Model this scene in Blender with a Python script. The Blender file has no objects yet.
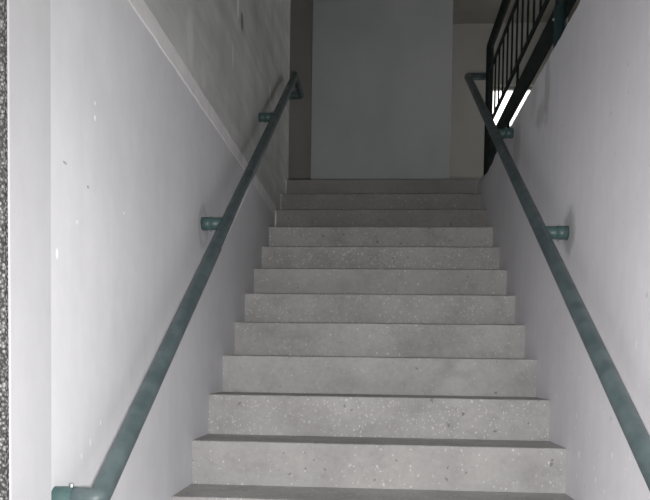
import bpy, bmesh, math, random
from mathutils import Vector, Matrix
random.seed(7)
scene = bpy.context.scene
COL = scene.collection

# ------------------------------------------------------------------ sizes
W = 1.448            # width of the flight
RUN = 0.28
RISE = 0.17165
N0 = 6               # step index 0 of the survey is the sixth tread
def tz(i): return (i + N0) * RISE
LAND = tz(10)        # 2.7464
FLOOR_R = 2.70       # slab beside the flight
CEIL = 5.62
FRONT = -1.46        # outer face of the facade
FAR = 6.6

# ------------------------------------------------------------------ materials
class NT:
    def __init__(s, name):
        m = bpy.data.materials.new(name); m.use_nodes = True
        s.m = m; s.t = m.node_tree; s.n = s.t.nodes; s.n.clear()
        s.out = s.n.new('ShaderNodeOutputMaterial')
        s.b = s.n.new('ShaderNodeBsdfPrincipled')
        s.l(s.b.outputs[0], s.out.inputs[0])
        s.pos = s.n.new('ShaderNodeNewGeometry').outputs['Position']
    def l(s, a, b): s.t.links.new(a, b)
    def put(s, v, sock):
        if hasattr(v, 'is_linked'): s.l(v, sock)
        else: sock.default_value = v
    def math(s, op, a, b=0.0, clamp=False):
        n = s.n.new('ShaderNodeMath'); n.operation = op; n.use_clamp = clamp
        s.put(a, n.inputs[0]); s.put(b, n.inputs[1]); return n.outputs[0]
    def scale(s, sc, off=(0, 0, 0), src=None):
        n = s.n.new('ShaderNodeMapping'); n.inputs['Scale'].default_value = sc
        n.inputs['Location'].default_value = off
        s.l(src or s.pos, n.inputs['Vector']); return n.outputs[0]
    def noise(s, vec, sc, detail=4, rough=.55):
        n = s.n.new('ShaderNodeTexNoise'); n.inputs['Scale'].default_value = sc
        n.inputs['Detail'].default_value = detail; n.inputs['Roughness'].default_value = rough
        s.l(vec, n.inputs['Vector']); return n.outputs['Fac']
    def ramp(s, v, a, b, lo=0.0, hi=1.0):
        n = s.n.new('ShaderNodeMapRange'); n.clamp = True
        n.inputs['From Min'].default_value = a; n.inputs['From Max'].default_value = b
        n.inputs['To Min'].default_value = lo; n.inputs['To Max'].default_value = hi
        s.put(v, n.inputs['Value']); return n.outputs[0]
    def vor(s, vec, sc):
        n = s.n.new('ShaderNodeTexVoronoi'); n.inputs['Scale'].default_value = sc
        s.l(vec, n.inputs['Vector']); return n
    def mix(s, f, a, b):
        n = s.n.new('ShaderNodeMix'); n.data_type = 'RGBA'
        s.put(f, n.inputs[0]); s.put(a if hasattr(a, 'is_linked') else (*a, 1), n.inputs[6])
        s.put(b if hasattr(b, 'is_linked') else (*b, 1), n.inputs[7]); return n.outputs[2]
    def specks(s, vec, sc, size, keep):
        """small irregular spots: cells whose random value passes `keep`"""
        nz = s.n.new('ShaderNodeTexNoise'); nz.inputs['Scale'].default_value = sc*1.7; nz.inputs['Detail'].default_value = 3
        s.l(s.pos, nz.inputs['Vector'])
        ad = s.n.new('ShaderNodeVectorMath'); ad.operation = 'MULTIPLY_ADD'
        s.l(nz.outputs['Color'], ad.inputs[0]); ad.inputs[1].default_value = (.75/sc,)*3; s.l(vec, ad.inputs[2])
        v = s.vor(ad.outputs[0], sc)
        sep = s.n.new('ShaderNodeSeparateColor'); s.l(v.outputs['Color'], sep.inputs[0])
        on = s.math('GREATER_THAN', sep.outputs[0], keep)
        big = s.math('MULTIPLY', sep.outputs[1], size)
        wob = s.math('MULTIPLY', s.math('SUBTRACT', s.noise(s.pos, 120, 2), .5), size * 1.2)
        d = s.math('ADD', v.outputs['Distance'], wob)
        return s.math('MULTIPLY', on, s.ramp(s.math('SUBTRACT', big, d), -.03, .05))
    def spot(s, c, r, ragged=.35, axis=(0, 1, 1), soft=.25, nsc=14):
        """one ragged elliptical mark centred on c with radii r"""
        k = [1 / a if a else 0 for a in r]
        vec = s.scale((k[0], k[1], k[2]), (-c[0]*k[0], -c[1]*k[1], -c[2]*k[2]))
        ln = s.n.new('ShaderNodeVectorMath'); ln.operation = 'LENGTH'; s.l(vec, ln.inputs[0])
        d = s.math('ADD', ln.outputs['Value'], s.math('MULTIPLY', s.math('SUBTRACT', s.noise(s.pos, nsc, 4), .5), ragged*2))
        return s.ramp(d, 1 - soft, 1 + soft, 1, 0)
    def bump(s, h, strength, dist=.003):
        n = s.n.new('ShaderNodeBump'); n.inputs['Strength'].default_value = strength
        n.inputs['Distance'].default_value = dist
        s.l(h, n.inputs['Height']); s.l(n.outputs[0], s.b.inputs['Normal'])
    def fin(s, color, rough=.8, spec=.25):
        s.put(color if hasattr(color, 'is_linked') else (*color, 1), s.b.inputs['Base Color'])
        s.put(rough, s.b.inputs['Roughness']); s.b.inputs['Specular IOR Level'].default_value = spec
        return s.m

def wall_paint(name, c1, c2, speck=.02, zone_at=None, chips=(), stains_and_shade=(), rings=(), low_dirt=False):
    t = NT(name)
    streak = t.noise(t.scale((1, 6, .55)), 3.0, 5)
    cloud = t.noise(t.pos, 1.3, 5)
    f = t.ramp(t.math('ADD', t.math('MULTIPLY', streak, .2), t.math('MULTIPLY', cloud, .8)), .34, .66)
    col = t.mix(f, c1, c2)
    grain = t.ramp(t.noise(t.scale((1, 1, .7)), 16, 6, .7), .3, .7)
    col = t.mix(t.math('MULTIPLY', grain, .14), col, tuple(x*.62 for x in c1))
    if speck:
        wv = t.scale((1, 1, .45))
        sp = t.specks(wv, 44, .28, 1 - speck)
        zone = t.spot(*zone_at, .5, soft=.5, nsc=3) if zone_at else t.ramp(t.noise(t.pos, 1.7, 2), .38, .58, .12)
        col = t.mix(t.math('MULTIPLY', t.math('MULTIPLY', sp, zone), .85), col, (.97, .96, .97))
        dk = t.specks(t.scale((1, 1, 1), (3.1, 1.7, .4)), 19, .12, .75)
        col = t.mix(t.math('MULTIPLY', dk, .35), col, (.2, .2, .2))
    for c, r, k in stains_and_shade:
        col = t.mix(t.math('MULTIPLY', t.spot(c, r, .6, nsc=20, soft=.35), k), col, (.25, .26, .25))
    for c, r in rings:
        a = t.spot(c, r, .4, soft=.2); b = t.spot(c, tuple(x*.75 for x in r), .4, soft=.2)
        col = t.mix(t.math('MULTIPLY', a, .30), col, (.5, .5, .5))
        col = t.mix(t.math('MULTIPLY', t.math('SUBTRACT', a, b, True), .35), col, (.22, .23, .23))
    for c, r, k in chips:
        col = t.mix(t.math('MULTIPLY', t.spot(c, r, .3, soft=.3), .85), col, (k, k, k))
    h = t.math('ADD', t.math('MULTIPLY', t.noise(t.scale((1, 3, .6)), 30, 4), .6), t.math('MULTIPLY', t.noise(t.pos, 140, 2), .4))
    t.bump(h, .22, .002)
    return t.fin(col, .75, .2)

M = {}
M['wall_left'] = wall_paint('painted lower wall', (.62, .623, .65), (.72, .722, .75), .22,
    chips=[((0, -.989, 1.990), (.05, 0.0055, 0.0050), .9), ((0, -.989, 1.953), (.05, 0.0060, 0.0070), .95), ((0, -1.21, 1.578), (.05, 0.0060, 0.0120), .95),
           ((0, -1.10, 1.67), (.05, 0.0055, 0.0050), .85), ((0, -.776, 1.758), (.05, 0.0066, 0.0035), .9), ((0, -1.168, 1.792), (.05, 0.0110, 0.0030), .33),
           ((0, -1.034, 1.769), (.05, 0.0055, 0.0035), .3), ((0, -1.02, 1.13), (.05, 0.0039, 0.0100), .9), ((0, -1.075, 1.103), (.05, 0.0033, 0.0060), .9), ((0, -.95, 1.175), (.05, 0.0044, 0.0070), .88)],
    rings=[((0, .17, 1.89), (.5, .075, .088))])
M['pier'] = wall_paint('painted reveal', (.48, .481, .50), (.54, .541, .56), 0)
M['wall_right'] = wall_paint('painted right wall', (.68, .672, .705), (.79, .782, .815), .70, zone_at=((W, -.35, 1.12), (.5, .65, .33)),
    stains_and_shade=[((W, .055, 1.86), (.5, .075, .085), .6), ((W, .50, 2.56), (.5, .05, .13), .42), ((W, .62, 2.49), (.5, .09, .05), .35), ((W, .78, 2.62), (.5, .06, .10), .2), ((W, 1.20, 2.52), (.5, .10, .12), .35)])  # bracket patches, and a curved cast shadow painted between them
t = NT('raw upper wall')
diag = t.noise(t.scale((1, 1.4, 1.0)), 2.2, 6, .6)
rot = t.n.new('ShaderNodeMapping'); rot.inputs['Rotation'].default_value = (math.radians(-32), 0, 0); rot.inputs['Scale'].default_value = (1, .7, 5)
t.l(t.pos, rot.inputs['Vector'])
streak = t.noise(rot.outputs[0], 2.4, 5)
f = t.ramp(t.math('ADD', t.math('MULTIPLY', diag, .5), t.math('MULTIPLY', streak, .5)), .38, .62)
col = t.mix(f, (.44, .462, .45), (.60, .61, .61))
sp = t.specks(t.scale((1, 1, .35)), 9, .10, .8)
col = t.mix(t.math('MULTIPLY', sp, .5), col, (.7, .7, .7))
for c, r, k in (((0, .86, 3.11), (.05, .025, .055), .85), ((0, .97, 3.09), (.05, .035, .045), .12), ((0, .745, 2.83), (.05, .014, .06), .75), ((0, 1.95, 3.083), (.05, .03, .055), .8), ((0, -.06, 2.56), (.05, .05, .10), .66), ((0, .15, 2.50), (.05, .05, .05), .62)):
    col = t.mix(t.math('MULTIPLY', t.spot(c, r, .3, soft=.3), .8), col, (k, k, k))
t.bump(t.noise(t.scale((1, 1, .5)), 40, 5), .35, .003)
M['wall_upper'] = t.fin(col, .85, .15)
t = NT('slab edge paint')
col = t.mix(t.ramp(t.noise(t.pos, 9, 5), .35, .65), (.70, .69, .70), (.80, .79, .80))
t.bump(t.noise(t.pos, 60, 3), .3, .002); M['trim'] = t.fin(col, .75, .2)

def plain(name, c1, c2, rough=.85):
    t = NT(name)
    col = t.mix(t.ramp(t.noise(t.scale((1, 1, .6)), 2.2, 5), .35, .65), c1, c2)
    t.bump(t.noise(t.pos, 70, 4), .25, .002)
    return t.fin(col, rough, .15)
M['panel'] = plain('painted shaft', (.44, .465, .475), (.50, .52, .53))
M['hall'] = plain('painted hall wall', (.66, .655, .62), (.74, .73, .70))
M['recess'] = plain('painted recess', (.40, .395, .37), (.45, .445, .42))
M['ceiling'] = plain('hall ceiling', (.52, .50, .46), (.58, .56, .52))
M['screed'] = plain('screed', (.33, .325, .32), (.42, .41, .40))

def concrete(name, c1, c2, white):
    t = NT(name)
    cloud = t.noise(t.pos, 3.2, 6, .6); fine = t.noise(t.pos, 45, 4, .6)
    f = t.ramp(t.math('ADD', t.math('MULTIPLY', cloud, .7), t.math('MULTIPLY', fine, .3)), .36, .64)
    col = t.mix(f, c1, c2)
    blot = t.ramp(t.noise(t.scale((1, 1, 1.2), (3, 8, 2)), 11, 5, .65), .52, .72)
    col = t.mix(t.math('MULTIPLY', blot, .30), col, (.22, .215, .21))
    dirt = t.ramp(t.noise(t.scale((1, 1, 1.6), (5, 2, 1)), 4.5, 4), .56, .72)
    col = t.mix(t.math('MULTIPLY', dirt, .35), col, (.2, .2, .2))
    zone = t.ramp(t.noise(t.pos, 3.3, 3), .36, .56, .55, 1)
    w1 = t.math('MAXIMUM', t.specks(t.scale((1, 1, .8), (.013, .019, .004)), 38, .19, .35), t.specks(t.scale((1, 1, .9), (4.17, 2.31, 1.13)), 46, .24, .35)); w2 = t.specks(t.scale((1, 1, 1), (2.3, .7, 5.1)), 80, .30, .50)
    wh = t.math('MULTIPLY', t.math('MAXIMUM', w1, w2), zone)
    col = t.mix(t.math('MULTIPLY', wh, white), col, (.78, .77, .77))
    dk = t.specks(t.scale((1, 1, 1), (9.3, 1.7, 3.1)), 22, .17, .55)
    col = t.mix(t.math('MULTIPLY', dk, .6), col, (.12, .115, .11))
    t.bump(t.math('ADD', fine, t.math('MULTIPLY', wh, .3)), .35, .0025)
    return t.fin(col, .85, .2)
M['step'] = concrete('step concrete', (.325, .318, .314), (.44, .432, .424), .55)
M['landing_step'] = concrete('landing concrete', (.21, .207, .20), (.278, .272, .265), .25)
t = NT('mortar'); M['mortar'] = t.fin(t.mix(t.noise(t.pos, 40, 3), (.55, .55, .54), (.75, .74, .73)), .9, .1)

t = NT('rail glint'); M['greyish'] = t.fin(t.mix(t.noise(t.pos, 60, 3), (.80, .80, .80), (.88, .88, .88)), .5, .4)  # near-white tone for the reflection painted on the left rail
t = NT('pebble dash')
v = t.vor(t.pos, 150)
sep = t.n.new('ShaderNodeSeparateColor'); t.l(v.outputs['Color'], sep.inputs[0])
col = t.mix(sep.outputs[0], (.07, .07, .073), (.36, .355, .355))
gap = t.ramp(v.outputs['Distance'], .35, .7)
col = t.mix(gap, col, (.05, .05, .05))
t.bump(t.math('SUBTRACT', 1.0, v.outputs['Distance']), 1.0, .008)
M['pebble'] = t.fin(col, .8, .3)

def metal_paint(name, c1, c2, ro=.42, spec=.45):
    t = NT(name)
    f = t.ramp(t.noise(t.pos, 14, 5, .6), .38, .62)
    col = t.mix(f, c1, c2)
    wear = t.ramp(t.noise(t.scale((1, 1, 1), (4, 4, 4)), 60, 4), .70, .74)
    col = t.mix(t.math('MULTIPLY', wear, .4), col, (.20, .21, .2))
    t.bump(t.noise(t.pos, 90, 3), .12, .001)
    return t.fin(col, t.ramp(t.noise(t.pos, 20, 3), .3, .7, ro - .08, ro + .08), spec)
M['rail'] = metal_paint('green handrail paint', (.054, .077, .082), (.086, .114, .120))
M['bracket'] = metal_paint('green bracket paint', (.046, .088, .087), (.066, .116, .114))
M['guard'] = metal_paint('dark green guard paint', (.008, .013, .012), (.014, .021, .020), .62, .2)
M['guard_sleeve'] = metal_paint('dark teal sleeve paint', (.007, .021, .022), (.012, .030, .031))
t = NT('bolt steel'); t.b.inputs['Metallic'].default_value = .8
M['bolt'] = t.fin(t.mix(t.noise(t.pos, 200, 2), (.25, .27, .27), (.5, .52, .52)), .35, .5)
t = NT('window frame'); M['frame'] = t.fin(t.mix(t.noise(t.pos, 30, 2), (.55, .55, .53), (.62, .62, .60)), .5, .4)
# glass
m = bpy.data.materials.new('pane glass'); m.use_nodes = True; n = m.node_tree.nodes; n.clear()
o = n.new('ShaderNodeOutputMaterial'); mx = n.new('ShaderNodeMixShader'); tr = n.new('ShaderNodeBsdfTransparent')
gl = n.new('ShaderNodeBsdfGlossy'); gl.inputs['Roughness'].default_value = .02; fr = n.new('ShaderNodeFresnel'); fr.inputs[0].default_value = 1.45
for a, b in ((fr.outputs[0], mx.inputs[0]), (tr.outputs[0], mx.inputs[1]), (gl.outputs[0], mx.inputs[2]), (mx.outputs[0], o.inputs[0])): m.node_tree.links.new(a, b)
M['glass'] = m

# ------------------------------------------------------------------ mesh helpers
def link(name, bm, mat, parent=None, smooth=False):
    me = bpy.data.meshes.new(name)
    bmesh.ops.recalc_face_normals(bm, faces=bm.faces)
    bm.to_mesh(me); bm.free()
    if smooth:
        for p in me.polygons: p.use_smooth = True
    me.materials.append(mat)
    ob = bpy.data.objects.new(name, me); COL.objects.link(ob)
    if parent:
        ob.parent = parent
        ob.matrix_parent_inverse = Matrix.Translation(-parent.location)
    return ob
def box(bm, a, b, bev=0):
    vs = bmesh.ops.create_cube(bm, size=1)['verts']
    for v in vs:
        v.co = Vector([a[k] + (v.co[k] + .5) * (b[k] - a[k]) for k in range(3)])
    if bev:
        es = list({e for v in vs for e in v.link_edges})
        bmesh.ops.bevel(bm, geom=es, offset=bev, segments=2, affect='EDGES', profile=.5)
def tube(bm, pts, r, seg=20, fillet=0, nf=6, caps=True):
    """round tube along a polyline with rounded elbows"""
    P = [Vector(p) for p in pts]
    path = [P[0]]
    for i in range(1, len(P) - 1):
        if fillet:
            a = (P[i-1] - P[i]); b = (P[i+1] - P[i]); k = min(fillet, a.length*.45, b.length*.45)
            s = P[i] + a.normalized()*k; e = P[i] + b.normalized()*k
            for j in range(nf + 1):
                u = j / nf; path.append((1-u)**2*s + 2*u*(1-u)*P[i] + u*u*e)
        else: path.append(P[i])
    path.append(P[-1])
    T = []
    for i in range(len(path)):
        d = Vector()
        if i > 0: d += (path[i] - path[i-1]).normalized()
        if i < len(path)-1: d += (path[i+1] - path[i]).normalized()
        T.append(d.normalized())
    ref = Vector((0, 0, 1)) if abs(T[0].z) < .9 else Vector((1, 0, 0))
    u = T[0].cross(ref).normalized(); rings = []
    for i, p in enumerate(path):
        u = (u - T[i]*u.dot(T[i])).normalized(); v = T[i].cross(u)
        k = 1.0
        if 0 < i < len(path)-1:
            c = (path[i]-path[i-1]).normalized().dot(T[i]); k = 1.0
        rings.append([bm.verts.new(p + (u*math.cos(2*math.pi*j/seg) + v*math.sin(2*math.pi*j/seg))*r*k) for j in range(seg)])
    for a, b in zip(rings, rings[1:]):
        for j in range(seg): bm.faces.new((a[j], a[(j+1) % seg], b[(j+1) % seg], b[j]))
    if caps:
        bm.faces.new(list(reversed(rings[0]))); bm.faces.new(rings[-1])
def struct(name, a, b, mat, bev=0, parent=None):
    bm = bmesh.new(); box(bm, a, b, bev)
    o = link(name, bm, mat, parent)
    if not parent: o['kind'] = 'structure'
    return o
def thing(name, loc, label, cat, group=None):
    o = bpy.data.objects.new(name, None); COL.objects.link(o); o.location = loc
    o.empty_display_size = .2
    o['label'] = label; o['category'] = cat
    if group: o['group'] = group
    return o

# ------------------------------------------------------------------ the setting
bm = bmesh.new(); box(bm, (-6, -9, -.2), (8, -1.40, 0)); o = link('floor', bm, M['screed']); o['kind'] = 'structure'
# left stair wall: painted lower part, slab-edge band, raw upper part
BAND0, BAND1 = 2.362, 2.428
def left_wall(name, z0, z1, mat):
    bm = bmesh.new(); R = .10
    pts = [(-.2, -1.264), (0, -1.264)] + [(-R + R*math.cos(a*math.pi/24), 3.05 - R + R*math.sin(a*math.pi/24)) for a in range(13)] + [(-.2, 3.05)]
    f = bm.faces.new([bm.verts.new((x, y, z0)) for x, y in pts])
    e = bmesh.ops.extrude_face_region(bm, geom=[f])['geom']
    for v in e:
        if isinstance(v, bmesh.types.BMVert): v.co.z = z1
    o = link(name, bm, mat); o['kind'] = 'structure'
    for p in o.data.polygons: p.use_smooth = abs(p.normal.x) > .02 and abs(p.normal.y) > .02
left_wall('wall_left', 0, BAND0 + .01, M['wall_left'])
left_wall('wall_left_upper', BAND1 - .01, CEIL, M['wall_upper'])
bm = bmesh.new()
n = 60; prof = [(-.05, BAND0), (.001, BAND0), (.004, BAND0 + .003), (.004, BAND1 - .003), (.001, BAND1), (-.05, BAND1)]
rows = []
for k in range(n + 1):
    y = -1.264 + (2.235 + 1.264) * k / n
    j = random.uniform(-.002, .002)
    rows.append([bm.verts.new((x, y, z + (j if x > 0 else 0))) for x, z in prof])
for a, b in zip(rows, rows[1:]):
    for q in range(len(prof) - 1): bm.faces.new((a[q], a[q+1], b[q+1], b[q]))
bm.faces.new(rows[0]); bm.faces.new(rows[-1])
o = link('trim_1', bm, M['trim']); o['kind'] = 'structure'
# reveal of the entrance with pebble-dash outside
struct('wall_entrance_left', (-3.0, FRONT + .012, 0), (.012, -1.264, CEIL), M['pier'], .004)
struct('wall_front_left', (-3.0, FRONT, 0), (.010, FRONT + .012, CEIL), M['pebble'])
# right stair wall with its slightly broken arris
bm = bmesh.new(); n = 110; y0, y1 = FRONT, 2.79
rows = []
for k in range(n + 1):
    y = y0 + (y1 - y0) * k / n
    j = random.uniform(-.004, .004) if k % 2 else random.uniform(-.0015, .0015)
    drop = 0
    if 1.85 < y < 2.6: drop = .004 + .030 * math.sin((y - 1.85) / .75 * math.pi) + random.uniform(-.009, .009)
    rows.append([bm.verts.new(c) for c in ((W, y, 0), (W, y, FLOOR_R - .012 - drop + j), (W + .010 + drop*.3, y, FLOOR_R - drop*.5 + j*.4), (W + .03, y, FLOOR_R), (W + .2, y, FLOOR_R), (W + .2, y, 0))])
for a, b in zip(rows, rows[1:]):
    for q in range(6): bm.faces.new((a[q], a[(q+1) % 6], b[(q+1) % 6], b[q]))
bm.faces.new(rows[0]); bm.faces.new(rows[-1])
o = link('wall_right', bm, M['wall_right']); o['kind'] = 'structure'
struct('wall_front_right', (W + .2, FRONT, 0), (6.2, FRONT + .2, CEIL), M['pebble'])
struct('wall_front', (.012, FRONT, 2.75), (W + .2, FRONT + .2, CEIL), M['pebble'])
# upper storey
struct('floor_hall', (W + .2, FRONT + .2, FLOOR_R - .2), (6.0, 2.79, FLOOR_R), M['screed'])
struct('floor_landing', (-2.6, 3.05, LAND - .2), (6.0, FAR, LAND), M['screed'])
struct('ceiling', (-2.8, FRONT, CEIL), (6.2, FAR + .2, CEIL + .2), M['ceiling'])
struct('wall_back', (.076, 4.0, LAND), (1.353, 5.4, CEIL), M['panel'], .004)
struct('wall_corridor_front', (-2.6, 2.85, LAND - .2), (-.2, 3.05, CEIL), M['hall'])
struct('wall_corridor_back', (-2.6, 4.6, LAND), (.076, 4.8, CEIL), M['recess'])
struct('wall_corridor_end', (-2.8, 2.85, LAND - .2), (-2.6, FAR, CEIL), M['hall'])
# far wall with a glazed opening, right wall with a window
WX0, WX1, WS, WH = 2.06, 4.6, 4.33, 4.86
struct('wall_far_left', (-2.8, FAR, LAND - .2), (WX0, FAR + .2, CEIL), M['hall'])
struct('wall_far_right', (WX1, FAR, LAND - .2), (6.2, FAR + .2, CEIL), M['hall'])
struct('wall_far_sill', (WX0, FAR, LAND - .2), (WX1, FAR + .2, WS), M['hall'])
struct('wall_far_lintel', (WX0, FAR, WH), (WX1, FAR + .2, CEIL), M['hall'])
RY0, RY1, RZ0, RZ1 = .9, 4.9, 3.35, 5.0
struct('wall_hall_front', (6.0, FRONT + .2, FLOOR_R - .2), (6.2, RY0, CEIL), M['hall'])
struct('wall_hall_back', (6.0, RY1, FLOOR_R - .2), (6.2, FAR, CEIL), M['hall'])
struct('wall_hall_sill', (6.0, RY0, FLOOR_R - .2), (6.2, RY1, RZ0), M['hall'])
struct('wall_hall_lintel', (6.0, RY0, RZ1), (6.2, RY1, CEIL), M['hall'])
def window(name, a, b, axis):
    """frame with a pane; axis = the thin direction"""
    bm = bmesh.new(); t_ = .045; u = 0 if axis == 1 else 1
    lo, hi = list(a), list(b)
    def seg(l, h):
        p, q = list(lo), list(hi); p[u], q[u] = l[0], h[0]; p[2], q[2] = l[1], h[1]; box(bm, p, q, .004)
    seg((lo[u], lo[2]), (lo[u]+t_, hi[2])); seg((hi[u]-t_, lo[2]), (hi[u], hi[2]))
    seg((lo[u]+t_, lo[2]), (hi[u]-t_, lo[2]+t_)); seg((lo[u]+t_, hi[2]-.03), (hi[u]-t_, hi[2]))
    f = link(name, bm, M['frame']); f['kind'] = 'structure'
    bm = bmesh.new(); p, q = list(lo), list(hi)
    p[axis] = (lo[axis]+hi[axis])/2 - .003; q[axis] = p[axis] + .006
    p[u] += t_ - .005; q[u] -= t_ - .005; p[2] += t_ - .005; q[2] -= .025
    box(bm, p, q); link('pane', bm, M['glass'], f)
window('window_1', (WX0, FAR + .07, WS), (WX1, FAR + .13, WH), 1)
window('window_2', (6.07, RY0, RZ0), (6.13, RY1, RZ1), 0)

# ------------------------------------------------------------------ the staircase
stairs = thing('staircase', (W/2, -1.4, 0), 'straight flight of grey concrete steps flecked with white paint between two walls', 'staircase')
def step(i):
    """one tread with its riser; the nosing is worn and slightly uneven"""
    bm = bmesh.new(); y = i * RUN; z = tz(i); zb = max(0, z - RISE - .14) if i > -5 else 0.0
    n = 72; yb = y + RUN + .012
    if i == 10: yb = 3.05
    r = .007; rows = []
    jz = jy = 0
    for k in range(n + 1):
        x = .0005 + (W - .001) * k / n
        jz = .7*jz + random.uniform(-.0009, .0009); jy = .7*jy + random.uniform(-.0012, .0012)
        rb = z - RISE - .001
        pr = [(yb, z), (y + .03, z), (y + r + abs(jy), z - .0003)]
        for q in range(1, 4):
            a = q / 4 * math.pi / 2
            pr.append((y + r - math.sin(a)*r + jy, z - r + math.cos(a)*r + jz*.6))
        pr += [(y + jy*.6, z - r), (y, z - .05), (y, zb), (yb, zb)]
        rows.append([bm.verts.new((x, *c)) for c in pr])
    m_ = len(rows[0])
    for a, b in zip(rows, rows[1:]):
        for q in range(m_): bm.faces.new((a[q], a[(q+1) % m_], b[(q+1) % m_], b[q]))
    bm.faces.new(rows[0]); bm.faces.new(rows[-1])
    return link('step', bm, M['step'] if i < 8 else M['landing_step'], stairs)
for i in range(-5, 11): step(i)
for i, wd in ((8, .012), (9, .009), (10, .009)):
    bm = bmesh.new(); y = i*RUN; n = 10; rows = []
    for k in range(n + 1):
        z = tz(i-1) + (RISE - .004) * k / n; w_ = wd * random.uniform(.55, 1.25); d_ = random.uniform(.004, .008)
        rows.append([bm.verts.new(c) for c in ((.0008, y + .002, z), (w_, y + .002, z), (w_*.8, y - d_, z), (.0008, y - d_*2, z))])
    for a, b in zip(rows, rows[1:]):
        for q in range(4): bm.faces.new((a[q], a[(q+1) % 4], b[(q+1) % 4], b[q]))
    bm.faces.new(rows[0]); bm.faces.new(rows[-1])
    o = link('mortar_bead', bm, M['mortar'], stairs, True); o['label'] = 'white mortar bead in the corner of the riser'

# ------------------------------------------------------------------ handrails
RR = .0255
def bracket(parent, wx, s, y, z, reach):
    """stub pipe from the wall to the rail with a sleeve and its through bolt; s = +1 points to +X"""
    bm = bmesh.new()
    tube(bm, [(wx, y, z), (wx + s*reach, y, z)], RR*.97, 20)
    b = link('bracket', bm, M['bracket'], parent, False)
    for p in b.data.polygons: p.use_smooth = len(p.vertices) == 4
    bm = bmesh.new(); tube(bm, [(wx - s*.002, y, z), (wx + s*.045, y, z)], RR*1.04, 20)
    sl = link('sleeve', bm, M['bracket'], parent); sl.parent = b; sl.matrix_parent_inverse = b.matrix_world.inverted()
    for p in sl.data.polygons: p.use_smooth = len(p.vertices) == 4
    bm = bmesh.new(); x = wx + s*.038
    tube(bm, [(x, y, z - RR*1.04 - .0055), (x, y, z + RR*1.04 + .0055)], .0052, 6)
    bo = link('bolt', bm, M['bolt'], parent); bo.parent = b; bo.matrix_parent_inverse = b.matrix_world.inverted()
    return b
def fix(o):
    # children keep their world geometry: the parent inverse undoes the empty's location
    pass

xl = .10
lr = thing('handrail', (0, -1.215, 1.03), 'teal green pipe handrail along the left wall, bottom end turned into the wall', 'handrail')
L0 = Vector((xl, -1.222, 1.026)); L1 = Vector((xl, 2.472, 3.399)); L2 = Vector((xl, 2.885, 3.41))
bm = bmesh.new()
tube(bm, [(.0, L0.y, L0.z), L0, L1, L2, (.0, L2.y, L2.z)], RR, 24, .015)
rail = link('rail', bm, M['rail'], lr)
for p in rail.data.polygons: p.use_smooth = len(p.vertices) == 4
sl = (L1.z - L0.z) / (L1.y - L0.y)
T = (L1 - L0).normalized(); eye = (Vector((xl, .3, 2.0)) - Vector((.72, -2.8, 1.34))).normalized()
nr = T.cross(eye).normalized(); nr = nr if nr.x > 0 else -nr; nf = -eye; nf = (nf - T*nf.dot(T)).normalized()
bm = bmesh.new(); rows = []  # thin strip over the pipe that paints in a grazing reflection
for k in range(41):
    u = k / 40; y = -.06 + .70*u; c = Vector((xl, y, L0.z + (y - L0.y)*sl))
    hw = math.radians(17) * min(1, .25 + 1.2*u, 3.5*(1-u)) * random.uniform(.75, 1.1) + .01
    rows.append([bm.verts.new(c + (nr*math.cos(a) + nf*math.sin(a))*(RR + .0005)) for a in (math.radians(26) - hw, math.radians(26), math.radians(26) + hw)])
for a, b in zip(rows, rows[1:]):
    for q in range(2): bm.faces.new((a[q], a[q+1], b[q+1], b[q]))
o = link('glint_strip', bm, M['greyish'], rail, True); o['label'] = 'pale strip painted as a grazing reflection on the pipe'
for y in (.144, 1.53):
    bracket(lr, 0, 1, y, L0.z + (y - L0.y)*sl, xl - .004)
bm = bmesh.new(); tube(bm, [(-.002, L0.y, L0.z), (.045, L0.y, L0.z)], RR*1.04, 20)
c = link('sleeve', bm, M['bracket'], lr)
bm = bmesh.new(); tube(bm, [(.038, L0.y, L0.z - .033), (.038, L0.y, L0.z + .033)], .0052, 6); link('bolt', bm, M['bolt'], lr)
bm = bmesh.new(); tube(bm, [(-.002, L2.y, L2.z), (.040, L2.y, L2.z)], RR*1.04, 20); link('sleeve', bm, M['bracket'], lr)

xr = W - .10
rr = thing('handrail', (W, -1.2, 1.07), 'teal green pipe handrail along the right wall, top end turned towards the railing post', 'handrail')
GX = W + .055; PY = 2.65
R1 = Vector((xr, PY + .02, 3.455)); sR = .6158; R0 = Vector((xr, -1.22, R1.z - (R1.y + 1.22)*sR))
bm = bmesh.new()
tube(bm, [(W, R0.y, R0.z), R0, R1, (GX - .0278, R1.y, R1.z)], RR, 24, .015)
rail = link('rail', bm, M['rail'], rr)
for p in rail.data.polygons: p.use_smooth = len(p.vertices) == 4
for y in (.075, 1.32):
    bracket(rr, W, -1, y, R0.z + (y - R0.y)*sR, .096)
bm = bmesh.new(); tube(bm, [(W + .002, R0.y, R0.z), (W - .045, R0.y, R0.z)], RR*1.04, 20); link('sleeve', bm, M['bracket'], rr)

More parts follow.
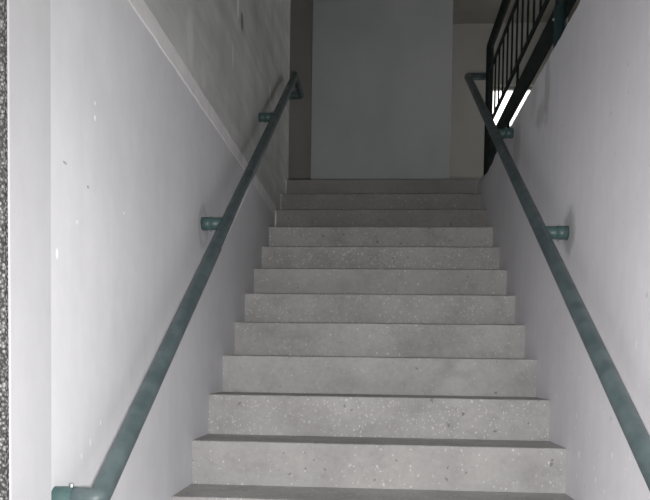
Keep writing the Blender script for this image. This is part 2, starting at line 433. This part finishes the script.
# ------------------------------------------------------------------ guard railing on the slab edge
gr = thing('guard_railing', (GX, PY, FLOOR_R), 'dark green steel guard railing with thin balusters on the slab edge above the right wall', 'railing')
ZA, ZB, ZC = 3.66, 3.475, 3.085
Y2, Y3 = .47, -1.20
bm = bmesh.new(); tube(bm, [(GX, PY, FLOOR_R - .02), (GX, PY, ZA), (GX, -1.22, ZA)], .027, 20, .03)
o = link('top_rail', bm, M['guard'], gr)
for p in o.data.polygons: p.use_smooth = len(p.vertices) == 4
for y in (Y2, Y3):
    bm = bmesh.new(); tube(bm, [(GX - .012, y, FLOOR_R), (GX - .012, y, ZA - .01)], .024, 20)
    o = link('post', bm, M['guard'], gr)
    for p in o.data.polygons: p.use_smooth = len(p.vertices) == 4
    bm = bmesh.new(); tube(bm, [(GX - .012, y, FLOOR_R - .004), (GX - .012, y, 2.90)], .0285, 20)
    s_ = link('base_sleeve', bm, M['guard_sleeve'], gr); s_.parent = o; s_.matrix_parent_inverse = o.matrix_world.inverted()
    bm = bmesh.new(); tube(bm, [(GX - .012 - .034, y, 2.845), (GX - .012, y, 2.845)], .006, 6)
    s_ = link('bolt', bm, M['bolt'], gr); s_.parent = o; s_.matrix_parent_inverse = o.matrix_world.inverted()
bm = bmesh.new(); box(bm, (GX - .006, -1.2, ZB - .016), (GX + .006, PY - .02, ZB + .016), .002); link('upper_rail', bm, M['guard'], gr)
bm = bmesh.new(); box(bm, (GX - .006, -1.2, ZC - .016), (GX + .006, PY - .02, ZC + .016), .002); link('lower_rail', bm, M['guard'], gr)
bm = bmesh.new(); box(bm, (GX - .004, -1.2, 2.832), (GX + .006, PY - .02, 2.972), .002); link('toe_plate', bm, M['guard'], gr)
bm = bmesh.new(); box(bm, (GX - .006, 1.80, FLOOR_R - .002), (GX + .008, PY + .05, 2.84), .002); link('foot_plate', bm, M['guard'], gr)
for y in (1.53, -.4):
    bm = bmesh.new(); tube(bm, [(GX, y, 2.96), (GX, y, ZC)], .008, 10); link('strut', bm, M['guard'], gr)
y = 2.53
while y > -1.15:
    if abs(y - Y2) > .04:
        bm = bmesh.new(); tube(bm, [(GX, y, ZC), (GX, y, ZB)], .0062, 10, caps=False); link('baluster', bm, M['guard'], gr)
    y -= .158

# parent inverses: the meshes were written in world coordinates
bpy.context.view_layer.update()
for e in (stairs, lr, rr, gr):
    for ch in e.children:
        for sub in ch.children: sub.matrix_parent_inverse = Matrix.Identity(4)
        ch.matrix_parent_inverse = Matrix.Translation(-e.location)

# ------------------------------------------------------------------ light
w = bpy.data.worlds.new('overcast sky'); scene.world = w; w.use_nodes = True
n = w.node_tree.nodes; n.clear()
out = n.new('ShaderNodeOutputWorld'); bg = n.new('ShaderNodeBackground'); tc = n.new('ShaderNodeTexCoord')
sep = n.new('ShaderNodeSeparateXYZ'); mr = n.new('ShaderNodeMapRange'); rp = n.new('ShaderNodeMix'); rp.data_type = 'RGBA'
lk = w.node_tree.links.new
lk(tc.outputs['Generated'], sep.inputs[0]); lk(sep.outputs[1], mr.inputs['Value'])
mr.inputs['From Min'].default_value = -.9; mr.inputs['From Max'].default_value = .1
SKY_DIM, SKY_BRIGHT = 1.25, 2.4
mr.inputs['To Min'].default_value = SKY_DIM; mr.inputs['To Max'].default_value = SKY_BRIGHT
bg.inputs[0].default_value = (1, .985, .95, 1); lk(mr.outputs[0], bg.inputs[1]); lk(bg.outputs[0], out.inputs[0])

CAM = Vector((.7244, -2.8184, 1.3382))
fl = bpy.data.lights.new('camera_flash', 'SPOT'); fl.energy = 158; fl.spot_size = math.radians(91.6); fl.spot_blend = .8; fl.shadow_soft_size = .012; fl.color = (1, .985, .99)
fo = bpy.data.objects.new('camera_flash', fl); COL.objects.link(fo); fo.location = CAM + Vector((.010, .02, -.042))

# ------------------------------------------------------------------ camera
cd = bpy.data.cameras.new('camera'); co = bpy.data.objects.new('camera', cd); COL.objects.link(co)
ya, pi_, ro = .0702, -.0438, .0143
fw = Vector((-math.sin(ya)*math.cos(pi_), math.cos(ya)*math.cos(pi_), math.sin(pi_)))
rt = Vector((math.cos(ya), math.sin(ya), 0)); up = rt.cross(fw)
r2 = rt*math.cos(ro) + up*math.sin(ro); u2 = -rt*math.sin(ro) + up*math.cos(ro)
mw = Matrix((( r2.x, u2.x, -fw.x, CAM.x), (r2.y, u2.y, -fw.y, CAM.y), (r2.z, u2.z, -fw.z, CAM.z), (0, 0, 0, 1)))
co.matrix_world = mw
fo.matrix_world = Matrix.Translation(fo.location) @ mw.to_3x3().to_4x4()   # the flash looks where the camera looks
cd.sensor_fit = 'HORIZONTAL'; cd.sensor_width = 36; cd.lens = 36 * 728.74 / 650
cd.shift_x = (325 - 325.556) / 650; cd.shift_y = (396.005 - 250) / 650
cd.clip_start = .02
scene.camera = co
vs = scene.view_settings; vs.view_transform = 'Standard'; vs.look = 'None'; vs.exposure = 0; vs.gamma = 1
vs.use_curve_mapping = False
